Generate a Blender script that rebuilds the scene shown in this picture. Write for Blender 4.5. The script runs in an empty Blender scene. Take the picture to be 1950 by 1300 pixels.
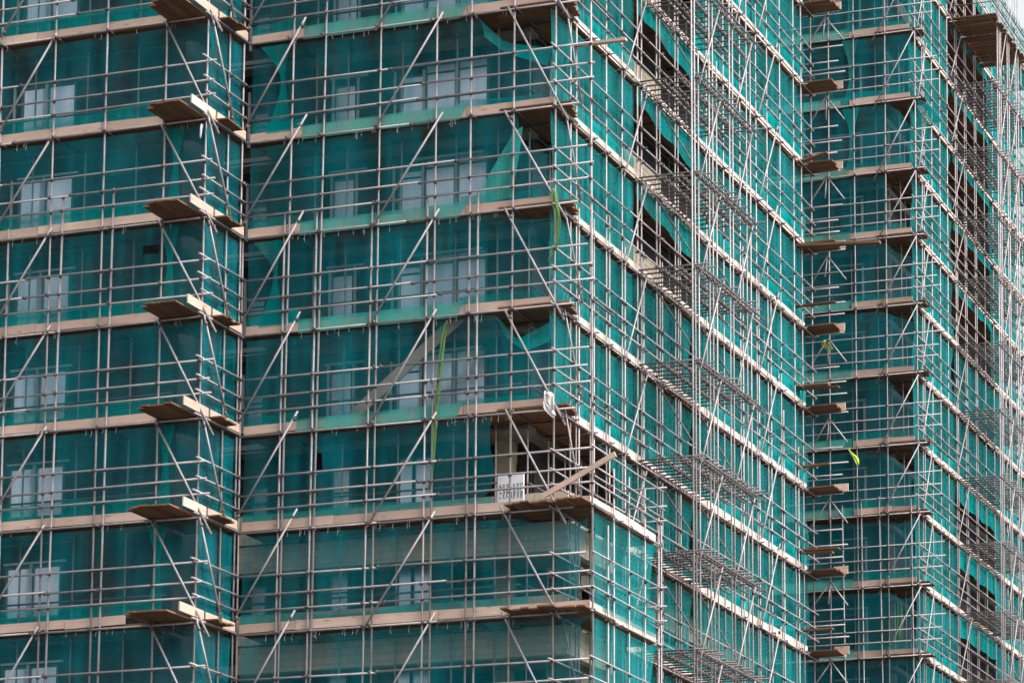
import bpy, bmesh, math, random
from mathutils import Vector, Matrix, noise
random.seed(11)
sc = bpy.context.scene
COL = sc.collection
R_ = math.radians

# ------------------------------------------------------------------ camera
F, PX, PY = 6102.1, 1272.65, 1313.05          # focal length and principal point in 1950 px units
CR = ((0.943183592304872, 0.33227102391716967, -0.0008233297715193044),
      (-0.05611868780757276, 0.1568550890393391, -0.9860259499228289),
      (-0.32749870852513785, 0.9300497017404482, 0.1665897602101346))
ZO = 34.6                                      # ground level is 34.6 m below the first board level + 2.6
CP = (28.07258068, -71.214817, -32.96833148 + ZO)
cam = bpy.data.cameras.new('camera')
cam.sensor_width = 36
cam.lens = F / 1950 * 36
cam.shift_x = (975 - PX) / 1950
cam.shift_y = (PY - 650) / 1950
cam.clip_end = 5000
co = bpy.data.objects.new('camera', cam)
COL.objects.link(co)
r, d, f = (Vector(v) for v in CR)
co.matrix_world = Matrix(((r.x, -d.x, -f.x, CP[0]), (r.y, -d.y, -f.y, CP[1]), (r.z, -d.z, -f.z, CP[2]), (0, 0, 0, 1)))
sc.camera = co

# ------------------------------------------------------------------ sky, sun, exposure
SUN_EL, SUN_AZ = R_(42), R_(97)               # azimuth measured from +Y towards +X
w = bpy.data.worlds.new('World')
sc.world = w
w.use_nodes = True
nt = w.node_tree
nt.nodes.clear()
sky = nt.nodes.new('ShaderNodeTexSky')
sky.sky_type = 'NISHITA'
sky.sun_disc = False
sky.sun_elevation = SUN_EL
sky.sun_rotation = SUN_AZ
sky.dust_density = 4
sky.ozone_density = 1
hs = nt.nodes.new('ShaderNodeHueSaturation')
hs.inputs['Saturation'].default_value = 0.14
bg = nt.nodes.new('ShaderNodeBackground')
bg.inputs['Strength'].default_value = 0.14
wo = nt.nodes.new('ShaderNodeOutputWorld')
nt.links.new(sky.outputs[0], hs.inputs['Color'])
nt.links.new(hs.outputs[0], bg.inputs['Color'])
nt.links.new(bg.outputs[0], wo.inputs['Surface'])
sl = bpy.data.lights.new('sun', 'SUN')
sl.energy = 1.9
sl.angle = R_(45)
sl.color = (1, .96, .92)
so = bpy.data.objects.new('sun', sl)
COL.objects.link(so)
sd = Vector((math.sin(SUN_AZ) * math.cos(SUN_EL), math.cos(SUN_AZ) * math.cos(SUN_EL), math.sin(SUN_EL)))
so.rotation_euler = sd.to_track_quat('Z', 'Y').to_euler()
so.location = (40, -40, 80)
sc.view_settings.view_transform = 'Standard'
sc.view_settings.look = 'None'
sc.view_settings.exposure = 1.15
sc.view_settings.gamma = 1
sc.cycles.transparent_max_bounces = 24
sc.cycles.max_bounces = 6

# ------------------------------------------------------------------ geometry of the view: a pixel on a known plane -> a point
def U(x, y, ax, v):
    a, b = (x - PX) / F, (y - PY) / F
    dd = [CR[0][i] * a + CR[1][i] * b + CR[2][i] for i in range(3)]
    s = (v - CP[ax]) / dd[ax]
    return Vector([CP[i] + dd[i] * s for i in range(3)])
def PJ(p):
    q = [p[i] - CP[i] for i in range(3)]
    c = [sum(CR[k][i] * q[i] for i in range(3)) for k in range(3)]
    return PX + F * c[0] / c[2], PY + F * c[1] / c[2], c[2]
def seen(p, m=40):
    x, y, z = PJ(p)
    return -m < x < 1950 + m and -m < y < 1300 + m

# ------------------------------------------------------------------ materials
class NB:
    def __init__(s, name):
        s.m = bpy.data.materials.new(name)
        s.m.use_nodes = True
        s.t = s.m.node_tree
        s.t.nodes.clear()
        s.out = s.n('ShaderNodeOutputMaterial')
    def n(s, typ, **kw):
        o = s.t.nodes.new(typ)
        for k, v in kw.items():
            if k in ('op',): o.operation = v
            elif hasattr(o, k): setattr(o, k, v)
        return o
    def l(s, a, b): s.t.links.new(a, b)
    def val(s, sock, v):
        if hasattr(v, 'is_linked') or hasattr(v, 'links'): s.l(v, sock)
        else: sock.default_value = v
    def math(s, op, a, b=0.0):
        o = s.n('ShaderNodeMath', op=op)
        s.val(o.inputs[0], a); s.val(o.inputs[1], b)
        return o.outputs[0]
    def mix(s, f, a, b, mode='MIX'):
        o = s.n('ShaderNodeMix'); o.data_type = 'RGBA'; o.blend_type = mode
        s.val(o.inputs[0], f)
        for i, v in ((6, a), (7, b)):
            if isinstance(v, tuple): o.inputs[i].default_value = (*v, 1)
            else: s.l(v, o.inputs[i])
        return o.outputs[2]
    def pos(s, scale=(1, 1, 1), rnd=False):
        g = s.n('ShaderNodeNewGeometry')
        v = s.n('ShaderNodeVectorMath', op='MULTIPLY'); s.l(g.outputs['Position'], v.inputs[0]); v.inputs[1].default_value = scale
        if not rnd: return v.outputs[0]
        oi = s.n('ShaderNodeObjectInfo')
        mu = s.math('MULTIPLY', oi.outputs['Random'], 57.0)
        a = s.n('ShaderNodeVectorMath', op='ADD'); s.l(v.outputs[0], a.inputs[0]); s.l(mu, a.inputs[1])
        return a.outputs[0]
    def noise(s, vec, scale=5, detail=4, rough=.6, lo=.35, hi=.65):
        o = s.n('ShaderNodeTexNoise'); s.l(vec, o.inputs['Vector'])
        o.inputs['Scale'].default_value = scale; o.inputs['Detail'].default_value = detail; o.inputs['Roughness'].default_value = rough
        m = s.n('ShaderNodeMapRange'); m.inputs[1].default_value = lo; m.inputs[2].default_value = hi
        s.l(o.outputs[0], m.inputs[0])
        return m.outputs[0]
    def rnd(s):
        return s.n('ShaderNodeObjectInfo').outputs['Random']
    def princ(s, col, rough=.6, metal=0.0, spec=.5, bump=None, bs=.2):
        p = s.n('ShaderNodeBsdfPrincipled')
        if isinstance(col, tuple): p.inputs['Base Color'].default_value = (*col, 1)
        else: s.l(col, p.inputs['Base Color'])
        s.val(p.inputs['Roughness'], rough)
        s.val(p.inputs['Metallic'], metal)
        p.inputs['Specular IOR Level'].default_value = spec
        if bump is not None:
            b = s.n('ShaderNodeBump'); b.inputs['Strength'].default_value = bs; b.inputs['Distance'].default_value = .02
            s.l(bump, b.inputs['Height']); s.l(b.outputs[0], p.inputs['Normal'])
        s.l(p.outputs[0], s.out.inputs[0])
        return s.m

def mat_steel(name, c1, c2, rust):
    b = NB(name)
    v = b.pos(rnd=True)
    n1 = b.noise(v, 2.2, 5, .7)
    c = b.mix(n1, c1, c2)
    c = b.mix(b.math('MULTIPLY', b.rnd(), .5), c, (.30, .27, .275) if c1[0] > .3 else c2)
    n2 = b.noise(v, 1.3, 6, .75, .56, .72)
    c = b.mix(b.math('MULTIPLY', n2, .55), c, rust)
    return b.princ(c, .55, .3, .35)
def mat_wood(name, c1, c2, c3, sc_, knots=True, var=.45):
    b = NB(name)
    v = b.pos(sc_, True)
    g = b.noise(v, 3, 6, .65)
    c = b.mix(g, c1, c2)
    big = b.noise(b.pos((.5, .5, 1.2), True), 1.6, 4, .6)
    c = b.mix(b.math('MULTIPLY', big, .45), c, c3)
    c = b.mix(b.math('MULTIPLY', b.rnd(), var), c, c3)
    if knots:
        vo = b.n('ShaderNodeTexVoronoi'); b.l(b.pos((1.1, 1.1, 4.5), True), vo.inputs['Vector']); vo.inputs['Scale'].default_value = 1.5
        m = b.n('ShaderNodeMapRange'); b.l(vo.outputs['Distance'], m.inputs[0])
        m.inputs[1].default_value = .05; m.inputs[2].default_value = .17; m.inputs[3].default_value = .7; m.inputs[4].default_value = 0
        c = b.mix(m.outputs[0], c, tuple(x * .45 for x in c3))
    return b.princ(c, .8, 0, .2, g, .15)
def mat_brick(name, c1, c2, mort, bw=.225, bh=.075, ms=.09, bump=.6):
    b = NB(name)
    g = b.n('ShaderNodeNewGeometry')
    s = b.n('ShaderNodeSeparateXYZ'); b.l(g.outputs['Position'], s.inputs[0])
    cx = b.n('ShaderNodeCombineXYZ'); b.l(b.math('ADD', s.outputs[0], s.outputs[1]), cx.inputs[0]); b.l(s.outputs[2], cx.inputs[1])
    t = b.n('ShaderNodeTexBrick'); b.l(cx.outputs[0], t.inputs['Vector'])
    t.inputs['Scale'].default_value = 1; t.inputs['Brick Width'].default_value = bw; t.inputs['Row Height'].default_value = bh
    t.inputs['Mortar Size'].default_value = bh * ms; t.inputs['Mortar Smooth'].default_value = .3
    t.inputs['Color1'].default_value = (*c1, 1); t.inputs['Color2'].default_value = (*c2, 1); t.inputs['Mortar'].default_value = (*mort, 1)
    n = b.noise(b.pos(), 1.5, 5, .7)
    c = b.mix(b.math('MULTIPLY', n, .5), t.outputs[0], tuple(x * .55 for x in c1))
    return b.princ(c, .85, 0, .2, b.math('MULTIPLY', t.outputs['Fac'], -1.0), bump)
def mat_plain(name, c1, c2, scale=1.5, rough=.7, metal=0.0, spec=.4):
    b = NB(name)
    n = b.noise(b.pos(rnd=True), scale, 6, .65)
    return b.princ(b.mix(n, c1, c2), rough, metal, spec, n, .1)
def mat_net(name, c1, c2, op0, op1, trans=.35, st=1.0):
    b = NB(name)
    g = b.n('ShaderNodeNewGeometry')
    s = b.n('ShaderNodeSeparateXYZ'); b.l(g.outputs['Position'], s.inputs[0])
    cx = b.n('ShaderNodeCombineXYZ'); u = b.math('ADD', s.outputs[0], s.outputs[1])
    b.l(u, cx.inputs[0]); b.l(s.outputs[2], cx.inputs[1])
    oi = b.n('ShaderNodeObjectInfo')
    # weave: slanting slack threads, in patches
    def streak(su, sz, ang, scale, lo, hi):
        m = b.n('ShaderNodeMapping'); b.l(cx.outputs[0], m.inputs[0])
        m.inputs['Rotation'].default_value = (0, 0, ang); m.inputs['Scale'].default_value = (su, sz, 1)
        # rotation is applied after scaling in this node, so rotate first
        r1 = b.n('ShaderNodeVectorRotate'); r1.rotation_type = 'Z_AXIS'; r1.inputs['Angle'].default_value = ang; b.l(cx.outputs[0], r1.inputs[0])
        v = b.n('ShaderNodeVectorMath', op='MULTIPLY'); b.l(r1.outputs[0], v.inputs[0]); v.inputs[1].default_value = (su, sz, 1)
        a = b.n('ShaderNodeVectorMath', op='ADD'); b.l(v.outputs[0], a.inputs[0]); b.l(b.math('MULTIPLY', oi.outputs['Random'], 31.0), a.inputs[1])
        return b.noise(a.outputs[0], scale, 3, .6, lo, hi)
    diag = streak(.5, 14, R_(32), 1.0, .45, .75)
    hor = streak(.35, 16, R_(-6), 1.0, .45, .8)
    fold = streak(2.2, .22, 0, 1.6, .3, .7)
    big = b.noise(b.pos((1, 1, 1), True), .55, 5, .6, .35, .66)
    wear = b.noise(b.pos((1.3, 1.3, .5), True), .9, 5, .7, .5, .72)
    op = b.math('ADD', op0, b.math('MULTIPLY', big, (op1 - op0)))
    op = b.math('ADD', op, b.math('MULTIPLY', b.math('MULTIPLY', diag, big), .12 * st))
    op = b.math('ADD', op, b.math('MULTIPLY', hor, .05 * st))
    op = b.math('ADD', op, b.math('MULTIPLY', b.math('SUBTRACT', fold, .5), .20))
    op = b.math('SUBTRACT', op, b.math('MULTIPLY', wear, .10 * st))
    pan = streak(1.5, .04, 0, 1.0, .4, .6)
    op = b.math('ADD', op, b.math('MULTIPLY', b.math('SUBTRACT', pan, .5), .14))
    c = b.mix(b.math('ADD', b.math('MULTIPLY', fold, .6), b.math('MULTIPLY', pan, .4)), c1, c2)
    c = b.mix(b.math('MULTIPLY', oi.outputs['Random'], .4), c, tuple(x * .75 for x in c1))
    c = b.mix(b.math('MULTIPLY', wear, .5 * st), c, (.15, .18, .155))
    df = b.n('ShaderNodeBsdfDiffuse'); b.l(c, df.inputs[0])
    tl = b.n('ShaderNodeBsdfTranslucent'); b.l(c, tl.inputs[0])
    m1 = b.n('ShaderNodeMixShader'); m1.inputs[0].default_value = trans
    b.l(df.outputs[0], m1.inputs[1]); b.l(tl.outputs[0], m1.inputs[2])
    tr = b.n('ShaderNodeBsdfTransparent')
    m2 = b.n('ShaderNodeMixShader'); b.l(op, m2.inputs[0]); b.l(tr.outputs[0], m2.inputs[1]); b.l(m1.outputs[0], m2.inputs[2])
    b.l(m2.outputs[0], b.out.inputs[0])
    return b.m
def mat_glass():
    b = NB('window_glass')
    n = b.noise(b.pos((.6, .6, .35), True), 1.2, 3, .5)
    c = b.mix(n, (.78, .86, .97), (.68, .77, .90))
    return b.princ(c, .27, .78, .6)

STEEL = mat_steel('galvanised_tube', (.43, .385, .385), (.28, .245, .245), (.20, .115, .085))
STEELD = mat_steel('dull_tube', (.17, .145, .145), (.09, .075, .075), (.13, .06, .04))
CLAMP = mat_steel('clamp_steel', (.17, .14, .14), (.10, .08, .08), (.16, .07, .05))
TOE_X = mat_wood('toe_board_wood', (.78, .585, .485), (.62, .44, .35), (.38, .27, .215), (.5, .5, 14), True, .6)
TOE_Y = mat_wood('bleached_toe_board_wood', (.70, .595, .53), (.56, .45, .39), (.36, .28, .235), (.5, .5, 14), True, .5)
PLANK_X = mat_wood('plank_wood_long', (.33, .165, .085), (.17, .083, .046), (.085, .048, .033), (.4, 14, 2), False, .7)
PLANK_Y = mat_wood('plank_wood_cross', (.33, .165, .085), (.17, .083, .046), (.085, .048, .033), (14, .4, 2), False, .7)
NET = mat_net('debris_net', (.003, .225, .275), (.008, .315, .372), .31, .50)
NETB = mat_net('debris_net_bright', (.014, .225, .235), (.02, .30, .31), .47, .60, .35, .08)
NETF = mat_net('net_fold', (.000, .36, .37), (.002, .44, .44), .50, .70)
SKIRT = mat_net('net_skirt', (.06, .52, .47), (.09, .60, .54), .56, .68)
LIME = mat_net('lime_mesh', (.17, .34, .11), (.26, .42, .18), .5, .75)
BRICKD = mat_brick('dark_brick', (.045, .040, .046), (.075, .066, .074), (.115, .105, .108))
BRICKP = mat_brick('pale_brick', (.70, .62, .49), (.62, .55, .43), (.40, .35, .29), .6, .2, .05, .3)
BRICKT = mat_brick('tan_brick', (.40, .345, .26), (.33, .28, .215), (.18, .155, .125), .6, .14, .12, .4)
CONC = mat_plain('concrete_slab', (.30, .29, .26), (.20, .20, .18))
BEIGE = mat_plain('beige_render', (.50, .43, .31), (.40, .34, .25))
DARK = mat_plain('dark_panel', (.035, .035, .037), (.02, .02, .022), 2, .5)
GLASS = mat_glass()
FRAME = mat_plain('window_frame', (.10, .13, .14), (.07, .09, .10), 3, .4)
TRIM = mat_plain('pale_trim', (.62, .66, .66), (.50, .54, .55), 3, .5)
WHITE = mat_plain('white_sheet', (.82, .82, .86), (.70, .70, .75), 2, .4)
INK = mat_plain('printed_ink', (.05, .05, .06), (.09, .09, .1), 5, .6)
RAG = mat_plain('white_rag', (.75, .72, .70), (.5, .47, .45), 6, .9)
HIVIS = mat_plain('hi_vis_cloth', (.55, .72, .12), (.42, .6, .08), 5, .8)
GROUNDM = mat_plain('ground_paving', (.085, .083, .08), (.05, .05, .048), .3, .9)
ROOF = mat_plain('roof_felt', (.16, .16, .16), (.11, .11, .11), .5, .9)

# ------------------------------------------------------------------ mesh helpers
class MB:
    def __init__(s): s.v, s.f, s.sm = [], [], []
    def quadbox(s, pts):
        k = len(s.v); s.v += [tuple(p) for p in pts]
        for q in ((0, 3, 2, 1), (4, 5, 6, 7), (0, 1, 5, 4), (1, 2, 6, 5), (2, 3, 7, 6), (3, 0, 4, 7)):
            s.f.append(tuple(k + i for i in q)); s.sm.append(False)
        return s
    def box(s, a, b):
        (x0, y0, z0), (x1, y1, z1) = a, b
        x0, x1 = min(x0, x1), max(x0, x1); y0, y1 = min(y0, y1), max(y0, y1); z0, z1 = min(z0, z1), max(z0, z1)
        return s.quadbox(((x0, y0, z0), (x1, y0, z0), (x1, y1, z0), (x0, y1, z0), (x0, y0, z1), (x1, y0, z1), (x1, y1, z1), (x0, y1, z1)))
    def bar(s, p0, p1, wd, ht, up=(0, 0, 1)):
        p0, p1, up = Vector(p0), Vector(p1), Vector(up)
        t = (p1 - p0).normalized(); a = t.cross(up).normalized(); u = a.cross(t).normalized()
        a *= wd / 2; u *= ht / 2
        return s.quadbox([p0 - a - u, p0 + a - u, p0 + a + u, p0 - a + u, p1 - a - u, p1 + a - u, p1 + a + u, p1 - a + u])
    def tube(s, p0, p1, r, n=8, cap=True):
        p0, p1 = Vector(p0), Vector(p1)
        t = (p1 - p0).normalized()
        a = t.cross(Vector((0, 0, 1)) if abs(t.z) < .9 else Vector((1, 0, 0))).normalized(); b2 = t.cross(a)
        k = len(s.v)
        for p in (p0, p1):
            for i in range(n):
                an = 2 * math.pi * i / n
                s.v.append(tuple(p + (a * math.cos(an) + b2 * math.sin(an)) * r))
        for i in range(n):
            j = (i + 1) % n
            s.f.append((k + i, k + j, k + n + j, k + n + i)); s.sm.append(True)
        if cap:
            s.f.append(tuple(k + i for i in reversed(range(n)))); s.sm.append(False)
            s.f.append(tuple(k + n + i for i in range(n))); s.sm.append(False)
        return s
    def path(s, pts, r, n=5):
        for a, b in zip(pts, pts[1:]): s.tube(a, b, r, n)
        return s
    def grid(s, rows, smooth=True, skip=()):
        k = len(s.v); nr, nc = len(rows), len(rows[0])
        for row in rows: s.v += [tuple(p) for p in row]
        for i in range(nr - 1):
            for j in range(nc - 1):
                if (i, j) in skip: continue
                s.f.append((k + i * nc + j, k + i * nc + j + 1, k + (i + 1) * nc + j + 1, k + (i + 1) * nc + j)); s.sm.append(smooth)
        return s
    def build(s, name, m, parent=None):
        off = Vector((0, 0, 0))
        q = parent
        while q is not None:
            off += Vector(q.location); q = q.parent
        me = bpy.data.meshes.new(name)
        me.from_pydata([(v[0] - off.x, v[1] - off.y, v[2] - off.z) for v in s.v], [], s.f)
        me.polygons.foreach_set('use_smooth', s.sm)
        me.materials.append(m)
        me.update()
        o = bpy.data.objects.new(name, me)
        COL.objects.link(o)
        if parent: o.parent = parent
        return o
def tag(o, label=None, cat=None, group=None, kind=None):
    for k, v in (('label', label), ('category', cat), ('group', group), ('kind', kind)):
        if v: o[k] = v
    return o
def thing(name, label, cat, loc, group=None):
    o = bpy.data.objects.new(name, None)
    o.empty_display_size = .3
    COL.objects.link(o)
    o.location = loc
    return tag(o, label, cat, group)
def rj(a): return random.uniform(-a, a)
ORD = ['topmost', 'second', 'third', 'fourth', 'fifth', 'sixth', 'seventh', 'eighth', 'ninth', 'tenth', 'eleventh', 'twelfth', 'thirteenth', 'fourteenth']
TR = .0245                                       # tube radius

# ------------------------------------------------------------------ levels and faces
ZM = {-3: 7.9, -2: 5.3, -1: 2.65, 0: 0.0, 1: -2.6, 2: -5.29, 3: -7.859, 4: -10.444, 5: -13.053, 6: -15.571, 7: -18.194, 8: -20.8}
ZM = {k: v + ZO for k, v in ZM.items()}
ZF = [15.5, 12.93, 10.33, 7.7, 5.02, 2.57, -.01, -2.6, -5.17, -7.71, -10.33, -12.9, -15.5]
ZF = {i: v + ZO for i, v in enumerate(ZF)}
YA0, XR0, D2, XW2 = -2.067, -8.6, 37.0, -.645
class Face:
    def __init__(s, kind, c): s.kind, s.c = kind, c
    def p(s, u, z, off=0.0):                    # off > 0 lies inside the scaffold
        return Vector((u, s.c + off, z)) if s.kind == 'A' else Vector((s.c - off, u, z))
    def px(s, x, y, off=0.0):                   # pixel -> (u, z)
        q = U(x, y, 1, s.c + off) if s.kind == 'A' else U(x, y, 0, s.c - off)
        return (q.x if s.kind == 'A' else q.y, q.z)
FA0, FR0, FA1, FB1 = Face('A', YA0), Face('B', XR0), Face('A', 0), Face('B', 0)
FBL, FA2, FB2, FH = Face('B', 1.03), Face('A', D2), Face('B', XW2), Face('B', 1.6)
FH2 = Face('B', .95)

class Scaffold:
    def __init__(s, label, loc, r=.0275):
        s.r = r
        s.o = thing('scaffold', label, 'scaffold', loc, 'tube scaffolds round the building')
        s.cl = []
    def t(s, name, p0, p1, r=None, m=None):
        return MB().tube(p0, p1, r or s.r).build(name, m or STEEL, s.o)
    def clamp(s, p, ax=(0, 0, 1)): s.cl.append((Vector(p), Vector(ax)))
    def finish(s):
        s.cl.sort(key=lambda c: (not seen(c[0]), (c[0] - Vector(CP)).length))
        rest = MB()
        def one(mb, p, ax):
            ax = ax.normalized()
            mb.tube(p - ax * .04, p + ax * .04, s.r * 1.5, 7)
            sd_ = Vector((rj(1), rj(1), rj(1))).normalized()
            mb.bar(p - sd_ * .02, p + sd_ * .07, .036, .036, (.3, .2, .9))
        for i, (p, ax) in enumerate(s.cl):
            if i < 98:
                mb = MB(); one(mb, p, ax); mb.build('coupler', CLAMP, s.o)
            elif seen(p, 200): one(rest, p, ax)
        if rest.v: tag(rest.build('couplers', CLAMP, s.o), kind='stuff')

def standards(S, F_, lst, levels, ztop, rad=None):
    """lst: (x at y0, y0, x at y1, y1, top pixel y or None) in pixels on the face; returns function u(z) list"""
    us = []
    for (x0, y0, x1, y1, yt) in lst:
        a, b = F_.px(x0, y0), F_.px(x1, y1)
        def uz(z, a=a, b=b): return a[0] + (b[0] - a[0]) * max(-.6, min(1.6, ((z - a[1]) / (b[1] - a[1]))))
        zt = ztop if yt is None else F_.px((x0 + x1) / 2, yt)[1]
        zz = [zt]
        while zz[-1] > 8: zz.append(zz[-1] - 9.5)
        zb = 0.0
        mb = MB()
        r_ = (rad or S.r) * random.uniform(.94, 1.06)
        lo = max(zb, 0)
        mb.tube(F_.p(uz(zt), zt), F_.p(uz(9), 9), r_)
        mb.tube(F_.p(uz(9), 9), F_.p(uz(9), 0), r_)
        mb.build('standard', STEEL, S.o)
        us.append((uz, zt))
    return us
FR = (.232, .378, .568)                          # guard rail heights as fractions of a lift
def rails(S, F_, us, Z, u0, u1, ext0=0, ext1=0, off=-.075, lsplit=5.8, ledger_ext=0):
    ks = sorted(Z)
    for k in ks:
        zl = Z[k]
        for i, fr in enumerate((0,) + FR):
            if k - 1 not in Z and fr > 0: h = 2.6
            else: h = Z.get(k - 1, zl + 2.6) - zl
            z = zl + fr * h + rj(.012)
            a, b = u0 - ext0 - rj(.12), u1 + (ext1 if i else ledger_ext) + rj(.1)
            if not (seen(F_.p((a + b) / 2, z), 900)): continue
            # split in real tube lengths, butted end to end
            n = max(1, round((b - a) / lsplit)); cuts = [a] + [a + (b - a) * (j + .5 * rj(.5)) / n for j in range(1, n)] + [b]
            dz = rj(.02)
            for j in range(n):
                za, zb = z + rj(.01), z + dz + rj(.012)
                S.t('ledger' if i == 0 else 'guard_rail', F_.p(cuts[j], za, off), F_.p(cuts[j + 1] - .004, zb, off))
                if j: S.clamp(F_.p(cuts[j], za, off), F_.p(1, 0) - F_.p(0, 0))
            for uz, zt in us:
                u = uz(z)
                if a - .05 < u < b + .05 and z < zt and random.random() < .93:
                    S.clamp(F_.p(u, z, -.01 if random.random() < .5 else off), (0, 0, 1) if random.random() < .5 else F_.p(1, 0) - F_.p(0, 0))

def board_pieces(a, b, ln=3.9):
    n = max(1, math.ceil((b - a) / ln)); st = random.uniform(.3, 1) * ln
    c = [a]; x = a + st
    while x < b - .35: c.append(x); x += ln
    return c + [b]
def deck(F_, z, u0, u1, label, depth=1.25, toe=None, along=True, group=None, rows=5, trans=None, S=None):
    o = thing('scaffold_deck', label, 'deck', F_.p((u0 + u1) / 2, z, .6), group)
    w_ = depth / rows
    for i in range(rows):
        cs = board_pieces(u0, u1)
        for a, b in zip(cs, cs[1:]):
            zz = z + .075 + rj(.008)
            mb = MB()
            p0, p1 = F_.p(a + .004, zz, .115 + w_ * (i + .5)), F_.p(b - .004, zz + rj(.006), .115 + w_ * (i + .5))
            mb.bar(p0, p1, w_ - .012 - random.uniform(0, .012), .042)
            mb.build('plank', PLANK_X if F_.kind == 'A' else PLANK_Y, o)
    for (a0, b0) in (toe or []):
        cs = board_pieces(a0, b0)
        z0 = z + .085
        for a, b in zip(cs, cs[1:]):
            h = random.uniform(.215, .24)
            t0, t1 = rj(.02), rj(.02)
            MB().bar(F_.p(a + .006, z0 + h / 2 + t0, .088), F_.p(b - .006, z0 + h / 2 + t1, .088 + rj(.006)), .036, h).build('toe_board', TOE_X if F_.kind == 'A' else TOE_Y, o)
    return o

# ------------------------------------------------------------------ nets
def lerp_poly(pts, t):
    if len(pts) == 2: a, b = pts; return (a[0] + (b[0] - a[0]) * t, a[1] + (b[1] - a[1]) * t)
    L = [0]
    for a, b in zip(pts, pts[1:]): L.append(L[-1] + math.hypot(b[0] - a[0], b[1] - a[1]))
    s = t * L[-1]
    for i in range(len(pts) - 1):
        if s <= L[i + 1] + 1e-9:
            k = (s - L[i]) / max(1e-9, L[i + 1] - L[i]); a, b = pts[i], pts[i + 1]
            return (a[0] + (b[0] - a[0]) * k, a[1] + (b[1] - a[1]) * k)
    return pts[-1]
def smooth_poly(pts, it=2):
    for _ in range(it):
        q = [pts[0]]
        for a, b in zip(pts, pts[1:]):
            q += [(a[0] * .75 + b[0] * .25, a[1] * .75 + b[1] * .25), (a[0] * .25 + b[0] * .75, a[1] * .25 + b[1] * .75)]
        pts = q + [pts[-1]]
    return pts
def sheet(F_, top, bot, left=None, right=None, off=.05, amp=.03, seed=0, du=.22, holes=(), fold=1.0):
    left = left or [top[0], bot[0]]; right = right or [top[-1], bot[-1]]
    W = max(abs(top[-1][0] - top[0][0]), abs(bot[-1][0] - bot[0][0])); H = max(abs(top[0][1] - bot[0][1]), abs(top[-1][1] - bot[-1][1]))
    nu, nv = max(3, int(W / du)), max(3, int(H / du))
    rows, cent = [], {}
    P00, P10, P01, P11 = top[0], top[-1], bot[0], bot[-1]
    for i in range(nv + 1):
        t = i / nv; l, r2 = lerp_poly(left, t), lerp_poly(right, t); row = []
        for j in range(nu + 1):
            s = j / nu; a, b = lerp_poly(top, s), lerp_poly(bot, s)
            q = [(1 - t) * a[k] + t * b[k] + (1 - s) * l[k] + s * r2[k] - ((1 - s) * (1 - t) * P00[k] + s * (1 - t) * P10[k] + (1 - s) * t * P01[k] + s * t * P11[k]) for k in (0, 1)]
            n = noise.noise(Vector((q[0] * .8 + seed * 7.1, q[1] * .35, seed))) + (.6 if F_.kind == 'A' else .25) * noise.noise(Vector((q[0] * 2.6, q[1] * .5 + seed * 3.3, 4.2)))
            n2 = noise.noise(Vector((q[0] * 1.1 + q[1] * 1.4, seed * 1.7, q[1])))
            o_ = off + amp * (abs(n) * 1.4 * fold + .5 * n2 * n2 * (1 if F_.kind == 'A' else .3)) * math.sin(math.pi * min(1, max(0, t * .94 + .03)))
            row.append(F_.p(q[0], q[1], o_))
        rows.append(row)
    skip = set()
    for (hx, hy, hr) in holes:
        hu = F_.px(hx, hy, off)
        for i in range(nv):
            for j in range(nu):
                c = (rows[i][j] + rows[i + 1][j + 1]) / 2
                uu = c.x if F_.kind == 'A' else c.y
                if math.hypot(uu - hu[0], c.z - hu[1]) < hr: skip.add((i, j))
    return MB().grid(rows, True, skip)
def net(label, mbs, group, ties=None):
    m0, mat0 = mbs[0][1], mbs[0][2]
    o = m0.build('debris_net', mat0)
    tag(o, label, 'net', group)
    for nm, mb, mt in mbs[1:]: mb.build(nm, mt, o)
    return o
def fold_strip(F_, u0, u1, z, off, h0=.25, h1=.6, z0=.30, seed=0, du=.3, wob=.5):
    """the gathered double bottom of a net, with an uneven upper edge"""
    n = max(4, int((u1 - u0) / .6)); top, bot = [], []
    for i in range(n + 1):
        u = u0 + (u1 - u0) * i / n
        nn = .5 + .5 * noise.noise(Vector((u * .45, seed * 5.3, z * .31)))
        top.append((u, z + z0 + h0 + (h1 - h0) * nn))
        n3 = noise.noise(Vector((u * .7, seed * 2.9 + 40, z * .2)))
        bot.append((u, z + z0 - .06 + wob * .16 * max(0, n3)))
    return sheet(F_, smooth_poly(top), smooth_poly(bot), off=off, amp=.05, seed=seed + .5, du=du)
def ties(F_, u0, u1, z, parent, n):
    mb = MB()
    for i in range(n):
        u = random.uniform(u0, u1); l_ = random.uniform(.06, .2)
        mb.path([F_.p(u, z - .02, -.03), F_.p(u + rj(.03), z - .04 - l_ * .5, -.06), F_.p(u + rj(.02), z - .04 - l_, -.05)], .003, 4)
    tag(mb.build('cable_ties', WHITE, parent), kind='stuff')
def P2(F_, pts, off=.05): return [F_.px(x, y, off) for x, y in pts]

# ================================================================== setting
g = MB().box((-400, -300, -1), (400, 400, 0)).build('ground', GROUNDM); tag(g, kind='structure')
G_DECK = 'board decks of the scaffold'
G_NET = 'green debris nets hung behind the tubes'

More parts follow.
